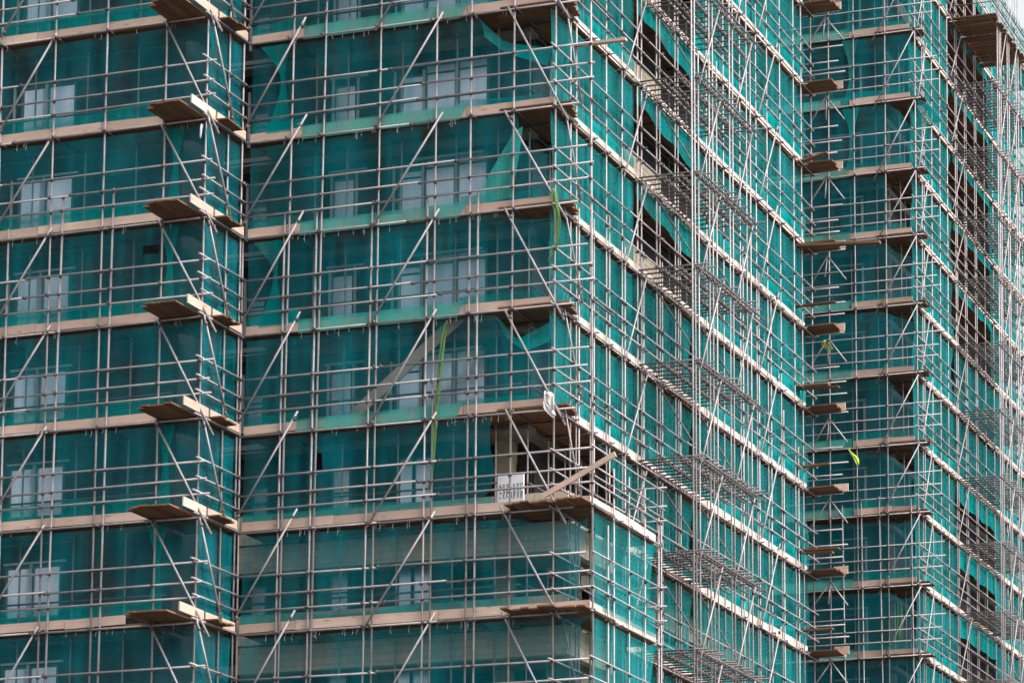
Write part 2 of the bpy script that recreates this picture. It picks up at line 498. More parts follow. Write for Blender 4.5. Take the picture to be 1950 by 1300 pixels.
# ------------------------------------------------------------------ the main building
B = thing('apartment_building', 'dark brick apartment building with pale lower brick bands behind the green netting', 'building', (-12, 12, 0))
ZS = ZM[5] + .35                                 # above: dark brick; below: open floors with pale spandrels
TOPZ = ZO + 9.5
XU, XL = -1.35, -.1                              # right wall above / below
mb = MB()
mb.box((-34, -.62, 0), (-10.05, 20.2, TOPZ))
mb.box((-10.05, 1.9, ZS), (XU, 20.2, TOPZ))
mb.box((-10.05, 3.3, 0), (-1.9, 20.0, ZS)); mb.box((-10.05, 2.2, 0), (-3.6, 3.3, ZS - .255))
mb.build('wall', BRICKD, B)
MB().box((-34.2, -.8, TOPZ), (XU + .2, 20.4, TOPZ + .3)).build('roof', ROOF, B)
mb = MB()
mb.box((-10.05, 1.95, ZS - .25), (XL - .02, 4.5, ZS - .002)); mb.box((-10.05, 4.5, ZS - .25), (XU, 20.1, ZS - .002))
mb.build('floor_slab', CONC, B)
for k in (6, 7, 8):
    zt, zb = ZM[k] + .78, ZM[k] - .72
    MB().box((-9.2, 1.3, zb), (XL, 1.52, zt)).build('spandrel', BRICKP, B)
    MB().box((XL - .22, 1.52, zb), (XL, 4.5, zt)).build('spandrel', BRICKP, B)
    MB().box((-1.9, 4.28, zb), (XL - .22, 4.5, zt)).build('spandrel', BRICKP, B)
    MB().box((XU - .22, 4.5, zb), (XU, 20.1, zt)).build('spandrel', BRICKP, B)
    MB().box((-10.05, 1.52, zb), (XL - .22, 3.3, zb + .28)).build('floor_slab', CONC, B)
for k in range(-2, 6):
    z = ZM[k]
    MB().box((-9.9, 1.36, z - .06), (-1.2, 1.9, z + .16)).build('floor_slab', CONC, B)
for x0, x1, y0 in ((-2.72, -2.28, 2.9),):
    MB().box((x0, y0, ZM[8] - .7), (x1, y0 + .4, ZS - .25)).build('column', BEIGE, B)
def window(parent, kind, c, u0, u1, z0, z1, bars=(), fr=.06, gl=None):
    F_ = Face(kind, c)
    mb = MB()
    def bx(a, b, za, zb, o0=-.05, o1=.03):
        p, q = F_.p(a, za, o0), F_.p(b, zb, o1); mb.box(p, q)
    bx(u0 - fr, u0, z0 - fr, z1 + fr); bx(u1, u1 + fr, z0 - fr, z1 + fr)
    bx(u0, u1, z1, z1 + fr); bx(u0, u1, z0 - fr, z0)
    for bz in bars: bx(u0, u1, z0 + (z1 - z0) * bz - .018, z0 + (z1 - z0) * bz + .018)
    wn = mb.build('window', FRAME, parent)
    p, q = F_.p(u0, z0, -.012), F_.p(u1, z1, .02)
    MB().box(p, q).build('pane', gl or GLASS, wn)
    return wn
for k in range(-1, 9):
    z = ZM[k]
    if k <= 5:
        j = rj(.03)
        window(B, 'A', 1.9, -5.06, -4.43, z + .24, z + 2.03, (.12, .9))
        window(B, 'A', 1.9, -4.32, -3.52, z + .58, z + 2.26, (.88,))
        window(B, 'A', 1.9, -3.40, -2.62, z + .62, z + 2.28, (.88,))
        window(B, 'A', 1.9, -6.92, -6.36, z + .7, z + 2.0)
        if k > 0: window(B, 'A', 1.9, -9.27, -8.89, z + .8, z + 1.55, (.5, .8))
        MB().box((-4.7, 1.83, z + 2.30), (-2.7, 1.905, z + 2.37)).build('lintel', TRIM, B)
        MB().box((-7.1, 1.83, z + 2.22), (-6.0, 1.905, z + 2.28)).build('lintel', TRIM, B)
        for x in (-5.22, -4.40, -3.47, -6.28, -9.45, -7.0):
            MB().box((x, 1.78, z + .62), (x + .055, 1.85, z + 2.2 + rj(.05))).build('jamb_trim', TRIM, B)
    else:
        window(B, 'A', 2.2, -5.07, -4.72, z + .82, z + 2.15, (.08, .9))
        window(B, 'A', 2.2, -4.64, -4.2, z + .82, z + 2.15, (.08, .9))
        window(B, 'A', 2.2, -6.95, -6.5, z + .82, z + 2.0, (.5,))
        window(B, 'A', 2.2, -9.2, -8.85, z + .82, z + 1.7, (.5,))
        if k > 6: window(B, 'A', 3.3, -2.2, -1.95, z + .85, z + 1.6, (.8,))
    if k >= 1 or True:
        window(B, 'A', -.62, -14.80, -14.13, z + .85 + (.35 if k <= 1 else -.1), z + 2.02)
        window(B, 'A', -.62, -14.03, -13.27, z + .85 + (.35 if k <= 1 else -.1), z + 2.02)
        MB().box((-14.9, -.69, z + 2.12), (-13.1, -.615, z + 2.18)).build('lintel', TRIM, B)
        for x in (-15.05, -14.1):
            MB().box((x, -.74, z + .8), (x + .05, -.67, z + 2.1)).build('jamb_trim', TRIM, B)
# loggia glazing on the open floors near the corner, and the pale block stacked along the right wall
for k in (6, 7, 8):
    z = ZM[k]
    MB().box((-1.9, 3.36, z + .8), (-1.85, 20, z + 2.2)).build('dark_screen', DARK, B)
    MB().box((-2.2, 3.2, z + .3), (-1.95, 3.29, z + 2.1)).build('dark_screen', DARK, B)
for k in (0, 1, 2, 3):
    MB().box((-.80, 6.25, ZM[k] + .14), (-.45, 9.2, ZM[k] + 1.08)).build('block_parapet', BRICKT, B)

# ------------------------------------------------------------------ the far wing
B2o = thing('apartment_building', 'second dark wing of the building at the right edge behind netting', 'building', (-10, 55, 0))
TZ2 = ZO + 16.2
mb = MB(); mb.box((-34, D2 + 1.6, 0), (XW2 - 1.5, 60, TZ2)); mb.build('wall', BRICKD, B2o)
MB().box((-34.2, D2 + 1.4, TZ2), (XW2 - 1.3, 60.2, TZ2 + .3)).build('roof', ROOF, B2o)
for i in range(1, 13):
    z = ZF[i]
    MB().box((-8, D2 + 1.36, z - .05), (XW2 - 1.2, D2 + 1.6, z + .15)).build('floor_slab', CONC, B2o)
    window(B2o, 'A', D2 + 1.6, -4.1, -3.3, z + .5, z + 1.9, (.9,), .06, DARK)
    MB().box((-3.0, D2 + 1.52, z + .4), (-2.93, D2 + 1.62, z + 2.1)).build('jamb_trim', TRIM, B2o)
    MB().box((-4.2, D2 + 1.52, z + 2.15), (-2.9, D2 + 1.62, z + 2.21)).build('lintel', TRIM, B2o)
    MB().box((-2.1, D2 + 1.5, z + .1), (-1.9, D2 + 1.62, z + 2.3)).build('pier', CONC, B2o)

# ================================================================== scaffold: left projecting block (front) 
Zv = ZM
SA0 = Scaffold('steel tube scaffold with timber decks around the projecting block at left', (-14, YA0, 0))
lA0 = [(6.7, 0, -26, 1300, None), (29, 0, -8, 1300, 437), (109, 0, 71, 1300, None), (124, 300, 86, 1300, 372), (207, 0, 170, 1300, None), (219, 300, 186, 1300, 360),
       (320, 0, 288, 1300, None), (398, 0, 368, 1300, None), (-92, 0, -125, 1300, None), (-190, 0, -220, 1300, None)]
uA0 = standards(SA0, FA0, lA0, Zv, ZO + 8.6)
rails(SA0, FA0, uA0, Zv, -19, -8.6, 0, .28, ledger_ext=.12)
SR0 = Scaffold('narrow return scaffold with crossing braces beside the projecting left block', (XR0, -1, 0))
lR0 = [(440, 0, 414, 1300, None), (467, 0, 441, 1300, None), (463, 420, 449.5, 1300, 425)]
uR0 = standards(SR0, FR0, lR0, Zv, ZO + 8.6)
Zr = {k: v + .05 for k, v in Zv.items()}
rails(SR0, FR0, uR0, Zr, -2.45, -.02)
SA1 = Scaffold('steel tube scaffold over the broad front face in the middle', (-4, 0, 0))
lA1 = [(562, 0, 529, 1300, None), (543, 400, 523, 1300, 408), (623, 0, 590, 1300, None), (604, 400, 583, 1300, 405), (727, 0, 706, 1300, None), (709.5, 390, 690, 1300, 392),
       (833.5, 0, 817, 1300, None), (814.5, 380, 802, 1300, 377), (899, 0, 885, 1300, None), (911, 370, 901, 1300, 368), (980.5, 0, 967.5, 1300, None), (1059, 0, 1052, 1300, None), (1125, 0, 1129, 1300, None), ]
uA1 = standards(SA1, FA1, lA1, Zv, ZO + 8.6)
rails(SA1, FA1, uA1, Zv, -8.55, 0, 0, 1.0, ledger_ext=.66)
SB1 = Scaffold('long steel tube scaffold with loading racks on the right-hand face', (0, 10, 0), .0235)
def sv(x, yt=None, lean=0): return (x - .004 * 0 - lean * 640 / 1300, 0, x + lean * 660 / 1300, 1300, yt)
lB1 = [sv(1086, None, -2), sv(1097, None, -2), sv(1102.5, 396, -1), sv(1124, None, -1), sv(1131, 417, 0), sv(1154.5, None, 0), sv(1160.5, 410, 0), sv(1184.5, None, 1), sv(1190, 470, 1),
       sv(1214, None, 1), sv(1221.5, None, 1), sv(1225.5, 480, 1), sv(1250.5, None, 2), sv(1256.5, None, 2), sv(1261, 500, 2), sv(1286, None, 3), sv(1291.5, None, 3), sv(1295.5, 460, 3),
       sv(1346, None, 5), sv(1378.5, None, 6), sv(1410, None, 6), sv(1415, 470, 6), sv(1441, None, 7), sv(1445, 520, 7), sv(1462, None, 7), sv(1468, 560, 7), sv(1487, None, 8), sv(1513, None, 8), sv(1528, None, 9), sv(1547, None, 9), sv(1491, 780, 8), sv(1519, 850, 8)]
uB1 = standards(SB1, FB1, lB1, Zv, ZO + 8.6, .0245)
rails(SB1, FB1, uB1, Zv, 0, 22.2, .33, .1)
lH = [sv(1319, None, 6), sv(1324.5, None, 6), sv(1331.5, 100, 6), sv(1352, None, 6), sv(1358.5, None, 6), sv(1366, 120, 6), sv(1391, None, 7), sv(1397, None, 7), sv(1423, None, 7), sv(1430.5, 90, 7)]
uH = standards(SB1, FH, lH, Zv, ZO + 8.6, .0235)
# lower bump-out of the right face
lL = [sv(1158, 1000, 0), sv(1169, 892, 0), sv(1198, 908, 0), sv(1228, 930, 1), sv(1254, 985, 1), sv(1259, 1000, 1)]
uL = standards(SB1, FBL, lL, Zv, 0)
rails(SB1, FBL, uL + [uA1[-1]], {k: ZM[k] for k in (6, 7, 8)}, 0, 4.9, .25, .1)
# tubes tying the bump-out back, and the outriggers at the far end of the right face
for k in (6, 7, 8):
    for fr in (0,) + FR:
        z = ZM[k] + fr * 2.6 + .05
        SB1.t('transom', (-.3, 4.85, z), (1.25 if fr else 1.1, 4.85, z))
        SB1.t('transom', (.95, 1.55, ZM[k] - .05), (1.3, 1.55, ZM[k] - .05)) if fr == 0 else None
for k in sorted(Zv):
    for fr in (0,) + FR:
        SB1.t('transom', (-1.1, 22.15, Zv[k] + fr * 2.6 + .06), (1.02 + rj(.15), 22.15, Zv[k] + fr * 2.6 + .06))
        SB1.clamp((0, 22.15, Zv[k] + fr * 2.6 + .06))
# transoms across all decks, ends showing under the boards
for S, F_, us in ((SA0, FA0, uA0), (SA1, FA1, uA1), (SB1, FB1, uB1)):
    for k in sorted(Zv):
        last = -99
        for uz, zt in sorted(us, key=lambda q: q[0](Zv[k])):
            u = uz(Zv[k]) + .07
            if u - last < .8 or not seen(F_.p(u, Zv[k]), 60): continue
            last = u
            S.t('transom', F_.p(u, Zv[k] + .025, -.10 - random.uniform(0, .12)), F_.p(u, Zv[k] + .025, 1.35), S.r, CLAMP)
            S.clamp(F_.p(u, Zv[k] + .02, -.06), F_.p(0, 0, 1) - F_.p(0, 0, 0))
# inner standards and rails next to the wall
for S, F_, us, u0, u1 in ((SA0, FA0, uA0, -19, -10.1), (SA1, FA1, uA1, -9.9, -1.3), (SB1, FB1, uB1, 1.3, 20)):
    last = -99
    for uz, zt in sorted(us, key=lambda q: q[0](ZM[3])):
        u = uz(ZM[3]) + .25
        if u - last < .8 or not (u0 < u < u1): continue
        last = u
        S.t('standard', F_.p(u, 0, 1.22), F_.p(u, ZO + 8.2, 1.22), S.r * .95)
    for k in sorted(Zv):
        S.t('ledger', F_.p(u0, Zv[k] - .03, 1.22), F_.p(u1, Zv[k] - .03, 1.22), S.r, CLAMP)
        S.t('guard_rail', F_.p(u0, Zv[k] + 1.05, 1.16), F_.p(u1, Zv[k] + 1.05 + rj(.05), 1.16), S.r, CLAMP)
# diagonal braces
ks = sorted(ZM)[1:-1]
for k in ks:
    za, zb = ZM[k], ZM[k + 1]
    h = za - zb
    def br(S, F_, u0, d0, u1, d1, off=-.10, name='brace'):
        S.t(name, F_.p(u0 + rj(.06), za + d0 + rj(.05), off), F_.p(u1 + rj(.06), zb + d1 + rj(.05), off - .01), S.r * 1.02)
        S.clamp(F_.p(u0 + (u1 - u0) * .08, za + d0 - h * .08, off), (0, 0, 1)); S.clamp(F_.p(u1 - (u1 - u0) * .06, zb + d1 + h * .06, off), (0, 0, 1))
    br(SA0, FA0, -12.92, .17, -14.62, .2); br(SA0, FA0, -9.87, .07, -8.19, -.45)
    br(SA0, FA0, -16.9, .17, -18.6, .2)
    br(SR0, FR0, -2.2, .02, -.9, .25, -.12)
    br(SA1, FA1, -6.84, .55, -8.6, .3); br(SA1, FA1, -3.05, .22, -4.94, -.1)
    if k < 6: br(SA1, FA1, -1.25, .03, .38, -.42)
    else: br(SA1, FA1, -1.33, .2, .2, -.08)
    br(SB1, FB1, .39, .1, 1.55, .6, -.13)
    br(SB1, FB1, 6.5, -.1, 4.67, -.3, -.11); br(SB1, FB1, 18.28, .35, 16.41, .08, -.11)
    br(SB1, FH, 8.07, .05, 6.29, -.1, -.08); br(SB1, FH, 10.9, .05, 9.2, -.1, -.08)
    SB1.t('brace', (1.5, 7.6, zb + .1), (.1, 7.2, za - .1), .022, STEELD); SB1.t('brace', (1.5, 10.7, zb + .1), (.1, 10.9, za - .1), .022, STEELD)
    # knee braces under the far end platforms
    for dx, dz in ((1.1, -.9), (.45, -.8), (-.15, -.95)):
        SB1.t('brace', (.5, 22.2, za - .08), (dx, 22.25 + rj(.2), za + dz))
for S in (SA0, SR0, SA1, SB1): S.finish()

# ------------------------------------------------------------------ decks of the main block
vis = [k for k in sorted(ZM) if k >= 0]
for k in sorted(ZM):
    z = ZM[k]
    n = ORD[k] if k >= 0 else None
    if k >= 0 and k <= 7:
        q = {0: 'just above the photo edge'}.get(k)
        deck(FA0, z, -19, -9.72 if k not in (6, 7) else -10.2, 'timber deck on the left block, ' + (q or ORD[k - 1] + ' down from the top'), toe=[(-19, -9.62)] if k != 7 else [(-19, -12.3), (-12.3, -10.6)], group=G_DECK)
        # planks of the return run jutting out in front of the left block
        o = thing('jutting_platform', 'brown plank platform jutting at the left block corner, ' + (q or ORD[k - 1] + ' from the top'), 'platform', (-9.2, -2.4, z), 'plank platforms jutting from corners')
        nr = 5 if k < 6 else 6
        for i in range(nr):
            x1 = -8.66 - .218 * i
            ys = -3.43 + rj(.05) + (.25 if i == nr - 1 else 0)
            MB().bar((x1 - .109, ys, z + .075 + rj(.01)), (x1 - .109, -.15, z + .08 + rj(.01)), .208, .042).build('plank', PLANK_Y, o)
        MB().bar((-8.56, -3.0 + rj(.1), z + .24), (-8.56, -1.75, z + .23), .036, .23).build('toe_board', TOE_X, o)
        MB().bar((-8.53, -1.7, z + .21), (-8.54, -.1, z + .22), .036, .23).build('toe_board', TOE_X, o)
        o = thing('plank_ends', 'short dark plank ends beside the left block, ' + (q or ORD[k - 1] + ' from the top'), 'planks', (-8.5, -1.2, z), 'plank ends beside the left block')
        for i in range(4):
            MB().bar((-10.6, -1.62 + .23 * i, z + .12), (-8.2 + rj(.06), -1.62 + .23 * i, z + .115), .21, .04).build('plank', PLANK_X, o)
        toe = [(-8.5, -6.95), (-6.95, -2.42), (-2.42, -.03)] if k < 6 else [(-8.5, .95)]
        deck(FA1, z, -8.5, -.02 if k < 6 else .95, 'timber deck on the broad middle face, ' + (q or ORD[k - 1] + ' down from the top'), toe=toe, group=G_DECK)
        if k < 6:
            o = thing('plank_ends', 'brown plank ends poking out past the middle corner post, ' + (q or ORD[k - 1] + ' from the top'), 'planks', (.2, .7, z), 'plank ends at the middle corner')
            for i in range(5):
                MB().bar((-1.5, .12 + .23 * i, z + .12), (.42 - .05 * i + rj(.06), .12 + .23 * i, z + .115), .21, .04).build('plank', PLANK_X, o)
        else:
            o = thing('jutting_platform', 'ragged brown plank platform under the lower middle corner, ' + ('upper one' if k == 6 else 'lower one'), 'platform', (.1, 0, z), 'plank platforms jutting from corners')
            for i in range(9):
                x = -.95 + .235 * i
                MB().bar((x, -.62 + rj(.14), z + .085 + rj(.012)), (x + rj(.03), 1.4 + rj(.1), z + .09), .215, .04).build('plank', PLANK_Y, o)
    lab = 'long whitish-edged deck on right-hand face, '
    if k >= 0: lab += (ORD[k - 1] + ' from the top at the middle corner') if k else 'leaving the top edge right of the middle corner'
    else: lab += {-1: 'first', -2: 'second', -3: 'third'}[k] + ' one above those reaching the middle corner'
    deck(FB1, z, .1, 21.9, lab, toe=[(.9 if k < 6 else .2, 21.6)], group=G_DECK)
    # far-end platforms
    o = thing('jutting_platform', 'small plank platform at the far end of the right-hand face, ' + ORD[k + 3] + ' from the top', 'platform', (.4, 21.8, z), 'plank platforms at the far end')
    for i in range(4):
        MB().bar((-1.2, 21.32 + .24 * i, z + .1 + rj(.01)), (.98 + rj(.05), 21.32 + .24 * i, z + .1), .225, .045).build('plank', PLANK_X, o)
    MB().bar((.6, 22.24, z + .26), (1.05 + rj(.05), 22.24, z + .26), .036, .25).build('toe_board', TOE_X, o)
    if k in (-2, 2, 3, 4, 5, 6, 7):
        for i in range(1 + k % 2):
            MB().bar((-.6, 20.85 + .24 * i, z + .62 + .01 * k), (1.05 + rj(.2), 20.85 + .24 * i, z + .63 + rj(.08)), .215, .045).build('plank', PLANK_X, o)
for k in (6, 7, 8):
    z = ZM[k]
    deck(FBL, z, .3, 4.85, 'short deck on the lower bump-out by the middle corner, ' + {6: 'uppermost', 7: 'middle', 8: 'lowest'}[k], depth=.95, rows=4, toe=[(.05, 4.82)], group=G_DECK)

# ------------------------------------------------------------------ loading racks (close-set bare tubes) on the right-hand face
for k in sorted(ZM):
    z = ZM[k]
    if k == 8: continue
    o = thing('loading_rack', 'rack of bare tubes jutting from right-hand face, ' + ORD[k + 3] + ' from the top', 'rack', (.8, 8.5, z), 'tube loading racks')
    y = 6.12
    while y < 11.0:
        a = -.25 - random.uniform(0, .5) * (random.random() < .3)
        MB().tube((a, y, z + .10 + rj(.012)), (1.75 + random.uniform(0, .35), y + rj(.02), z + .11 + rj(.015)), TR * .98).build('transom', STEELD, o)
        y += random.uniform(.27, .42)
    for x in (.06, .72, 1.2, 1.66):
        MB().tube((x, 5.95 - rj(.1), z + .025), (x, 11.6 + rj(.25), z + .03), TR).build('ledger', STEELD, o)
    MB().tube((1.9, 6.0, z - .06), (1.9, 11.3, z - .055), TR).build('ledger', STEELD, o)
    mb = MB()
    for x in (.06, .72, 1.2, 1.66):
        yy = 6.2
        while yy < 11: mb.tube((x - .05, yy, z + .05), (x + .05, yy, z + .06), .05, 6); yy += .3
    tag(mb.build('couplers', CLAMP, o), kind='stuff')

# ------------------------------------------------------------------ nets of the main block
LB = ZM
def lift_words(k): return ('in the ' + ORD[k] + ' lift from the top') if k >= 0 else ''
for k in range(1, 9):                            # lift between level k-1 (top) and level k (bottom)
    zt, zb = LB[k - 1] - .05, LB[k] + .27
    w_ = {1: 'topmost lift', 8: 'lowest lift'}.get(k, ORD[k - 1] + ' lift from the top')
    # left block
    holes = [(285, 469, .16)] if k == 4 else []
    top = [(-19, zt), (-8.66, zt)]; bot = [(-19, zb), (-8.66, zb)]
    mbs = [('net', sheet(FA0, top, bot, off=.135, amp=.085, seed=k + .1, holes=holes), NET)]
    mbs.append(('lower_fold', fold_strip(FA0, -19, -9.7, LB[k], .118, .2, .5, .32, k + 2), NETF))
    if k in (3, 4, 6, 7):                        # a hanging gathered edge near the corner
        x0 = -9.75 + rj(.2)
        tp = [(x0 - .28, zt), (x0 + .3, zt)]
        md = (zt + zb) / 2
        mbs.append(('gathered_edge', sheet(FA0, tp, [(x0 - .25, zb), (x0 + .22, zb)], smooth_poly([(x0 - .28, zt), (x0 - .05, md + .4), (x0 - .04, md - .1), (x0 - .25, zb)]), smooth_poly([(x0 + .3, zt), (x0 + .1, md + .3), (x0 + .12, md), (x0 + .22, zb)]), off=.10, amp=.05, seed=k + 50, du=.1), NETF))
    nn = net('green net over the projecting left block, ' + w_, mbs, G_NET)
    ties(FA0, -16, -9, LB[k - 1], nn, 9)
    # return beside the left block
    mbs = [('net', sheet(FR0, [(-2.0, zt), (-.05, zt)], [(-2.0, zb), (-.05, zb)], off=.06, amp=.04, seed=k + 20), NET)]
    mbs.append(('lower_fold', fold_strip(FR0, -1.2, -.05, LB[k], .05, .1, .4, .30, k + 22), NETF))
    net('narrow dark net strip beside the left block, ' + w_, mbs, G_NET)
    # broad middle face: shaped openings at the right corner
    xr = -.05 if k < 7 else .93
    top = [(-8.5, zt), (xr, zt)]; bot = [(-8.5, zb), (xr, zb)]; left = right = None
    word = ''
    if k == 2:
        top = [(-8.5, zt)] + smooth_poly(P2(FA1, [(913, 34), (928, 60), (960, 78), (1005, 88), (1052, 90)])); right = smooth_poly([top[-1]] + P2(FA1, [(1046, 110), (1047, 150), (1049, 168)])); bot = [(-8.5, zb), right[-1]]; word = 'corner sagging below dark opening, '
        bot = [(-8.5, zb), (right[-1][0], zb)]; right = right[:-1] + [bot[-1]]
    if k == 3:
        top = [(-8.5, zt)] + smooth_poly(P2(FA1, [(984, 214), (986, 245), (1000, 282), (1042, 292)])); bot = [(-8.5, zb), (-.12, zb)]; right = smooth_poly([top[-1]] + P2(FA1, [(1040, 300), (1036, 335)]) + [bot[-1]]); word = 'dark notch at upper corner, '
    if k == 4:
        top = [(-8.5, zt)] + smooth_poly(P2(FA1, [(950, 404), (975, 414), (1010, 417), (1048, 414)])); bot = [(-8.5, zb), (-.28, zb)]; right = smooth_poly([top[-1]] + P2(FA1, [(1042, 430), (1041, 455), (1047, 475), (1038, 490), (1042, 520)]) + [bot[-1]]); word = 'lens-shaped gaps by the corner post, '
    if k == 5:
        top = [(-8.5, zt)] + smooth_poly(P2(FA1, [(942, 597), (958, 628), (985, 645), (1020, 645), (1040, 630), (1053, 598)])); word = 'corner cut open in a U, '
    if k == 6:
        top = [(-8.5, zt)] + P2(FA1, [(936, 793)]); bot = [(-8.5, zb)] + P2(FA1, [(905, 953)]); right = smooth_poly([top[-1]] + P2(FA1, [(928, 815), (928, 850), (938, 880), (934, 930), (915, 948)]) + [bot[-1]]); word = 'ragged edge by the big opening, '
    if k == 7:
        top = [(-8.5, zt)] + smooth_poly(P2(FA1, [(978, 985), (1000, 992), (1050, 997), (1095, 994), (1118, 985)])); bot = [(-8.5, zb), (.62, zb)]; right = smooth_poly([top[-1]] + P2(FA1, [(1110, 1040), (1100, 1090)]) + [bot[-1]]); word = 'over pale brick under ragged platform, '
    if k == 8:
        bot = [(-8.5, zb), (.9, zb)]; right = smooth_poly([(xr, zt)] + P2(FA1, [(1102, 1180), (1100, 1235)]) + [bot[-1]]); word = 'over pale brick with corner slit, '
    holes = [(775, 79, .13)] if k == 1 else []
    if k == 6: holes = [(607, 870, .16), (608, 895, .13)]
    mbs = [('net', sheet(FA1, top, bot, left, right, off=.135, amp=.09, seed=k + 40, holes=holes), NET)]
    if k < 6:
        mbs.append(('skirt', sheet(FA1, [(-7.0, LB[k] + .36), (-2.35 + rj(.1), LB[k] + .40)], [(-7.0, LB[k] - .0), (-2.6, LB[k])], off=.046, amp=.01, seed=k + 60, du=.3), SKIRT))
        mbs.append(('lower_fold', fold_strip(FA1, -8.5, -7.0, LB[k], .118, .1, .5, .30, k + 70), NETF))
        mbs.append(('lower_fold', fold_strip(FA1, -2.6, -.4, LB[k], .118, .05, .35, .30, k + 80), NETF))
        x0 = -7.75 + rj(.2); md = (zt + zb) / 2
        if k in (2, 4):
            mbs.append(('gathered_edge', sheet(FA1, [(x0 - .5, zt), (x0 + .35, zt)], [(x0 - .3, zb), (x0 + .45, zb)], smooth_poly([(x0 - .5, zt), (x0 + .05, md + .5), (x0 + .1, md), (x0 - .3, zb)]), smooth_poly([(x0 + .35, zt), (x0 + .2, md + .5), (x0 + .22, md - .1), (x0 + .45, zb)]), off=.055, amp=.06, seed=k + 90, du=.1), NETF))
        if k == 2: mbs.append(('gathered_edge', sheet(FA1, P2(FA1, [(915, 38), (960, 80), (1048, 92)]), P2(FA1, [(922, 70), (960, 100), (1042, 125)]), off=.07, amp=.06, seed=3.3, du=.1), NETF))
        if k == 3: mbs.append(('gathered_edge', sheet(FA1, P2(FA1, [(978, 250), (995, 240)]), P2(FA1, [(895, 392), (975, 375)]), off=.07, amp=.05, seed=8.3, du=.12), SKIRT))
        if k == 5: mbs.append(('gathered_edge', sheet(FA1, P2(FA1, [(945, 602), (985, 645), (1048, 612)]), P2(FA1, [(965, 645), (1000, 668), (1046, 650)]), off=.07, amp=.06, seed=9.3, du=.1), NETF))
    else:
        mbs.append(('lower_fold', fold_strip(FA1, -8.5, xr - 1.6, LB[k], .118, .02, .4, .32, k + 75), NETF))
    nn = net('middle face net, ' + (word or 'plain, ') + w_.replace(' from the top', ' down' if word else ' from the top'), mbs, G_NET)
    ties(FA1, -8, -1, LB[k - 1], nn, 20)
# right-hand face: near stretch, loading bay and far stretch
OPEN = (-2, -1, 0, 1, 2, 3)
for k in range(-2, 9):
    zt, zb = LB[k - 1] - .05, LB[k] + .27
    n = k + 2
    w_ = ORD[n] + ' lift from the top'
    if k >= 0:
        u0, u1 = (.06, 6.12)
        top, bot = [(u0, zt), (u1, zt)], [(u0, zb), (u1, zb)]
        left = None
        if k in (1, 2, 3, 4, 5): left = smooth_poly([(u0, zt), (u0 + .02, zt - .6), (u0 + .35 * random.random(), zt - 1.2), (u0, zb)])
        word = ''
        if k == 6: top = [(u0 + 3.4, zt), (u1, zt)]; bot = [(4.7, zb), (u1, zb)]; left = smooth_poly([top[0]] + P2(FB1, [(1170, 890), (1180, 920), (1178, 940)]) + [bot[0]]); word = 'curled edge, '
        if k > 6: top = [(4.6, zt), (u1, zt)]; bot = [(4.6, zb), (u1, zb)]; left = None
        mbs = [('net', sheet(FB1, top, bot, left, None, off=.135, amp=.025, seed=k + 110, fold=.7), NETB),
               ('lower_fold', fold_strip(FB1, bot[0][0] + (.9 if k < 6 else 0), u1, LB[k], .12, .12, .5, .37, k + 120), NETF)]
        net('teal net on near part of right-hand face, ' + word + w_, mbs, G_NET)
    if k in OPEN:
        # only a short valance hangs from the deck over the open bay
        pts = [(6.15 + 4.8 * i / 6, zt - (.25 + .07 * i + .22 * abs(math.sin(i * 1.1 + k)))) for i in range(7)]
        net('short teal valance over the open loading bay, ' + w_, [('net', sheet(FB1, [(6.15, LB[k - 1] + .02), (10.95, LB[k - 1] + .02)], smooth_poly(pts), off=.07, amp=.06, seed=k + 130), NETF)], 'net valances over the loading bay')
    else:
        mbs = [('net', sheet(FB1, [(6.15, zt), (10.95, zt)], [(6.15, zb), (10.95, zb)], None, smooth_poly([(10.95, zt), (10.6, zt - 1.2), (10.75, zt - 1.7), (10.95, zb)]), off=.135, amp=.03, seed=k + 140), NETB)]
        if k in (5, 6, 7): mbs.append(('lower_fold', fold_strip(FB1, 7.2, 10.9, LB[k], .07, .3, .9, .25, k + 146), NETF))
        net('teal net closing the loading bay, ' + w_, mbs, G_NET)
    mbs = [('net', sheet(FB1, [(11.0, zt), (21.95, zt)], [(11.0, zb), (21.95, zb)], None, smooth_poly([(21.95, zt), (21.7 + rj(.3), zt - .7), (22.2, zt - 1.4), (21.8 + rj(.3), zb)]), off=.135, amp=.025, seed=k + 150), NETB),
           ('lower_fold', fold_strip(FB1, 11.0, 16.4, LB[k], .12, .15, .5, .37, k + 160), NETF), ('lower_fold', fold_strip(FB1, 16.5, 21.8, LB[k], .12, .15, .55, .37, k + 170), NETF)]
    net('bright teal net on far part of right-hand face, ' + w_, mbs, G_NET)
for k in (7, 8):
    zt, zb = LB[k - 1] - .05, LB[k] + .27
    left = smooth_poly([(.12, zt), (.5, zt - .5), (.15, zt - 1.3), (.3, zb)])
    mbs = [('net', sheet(FBL, [(.12, zt), (4.75, zt)], [(.3, zb), (4.75, zb)], left, smooth_poly([(4.75, zt), (4.55, zt - 1.2), (4.5, zt - 1.9), (4.8, zb)]), off=.08, amp=.08, seed=k + 180), NETB),
           ('lower_fold', fold_strip(FBL, .9, 4.78, LB[k], .04, .3, .8, .27, k + 190), NETB)]
    net('loose bright turquoise net on the lower bump-out, ' + ('upper sheet' if k == 7 else 'lower sheet'), mbs, G_NET)

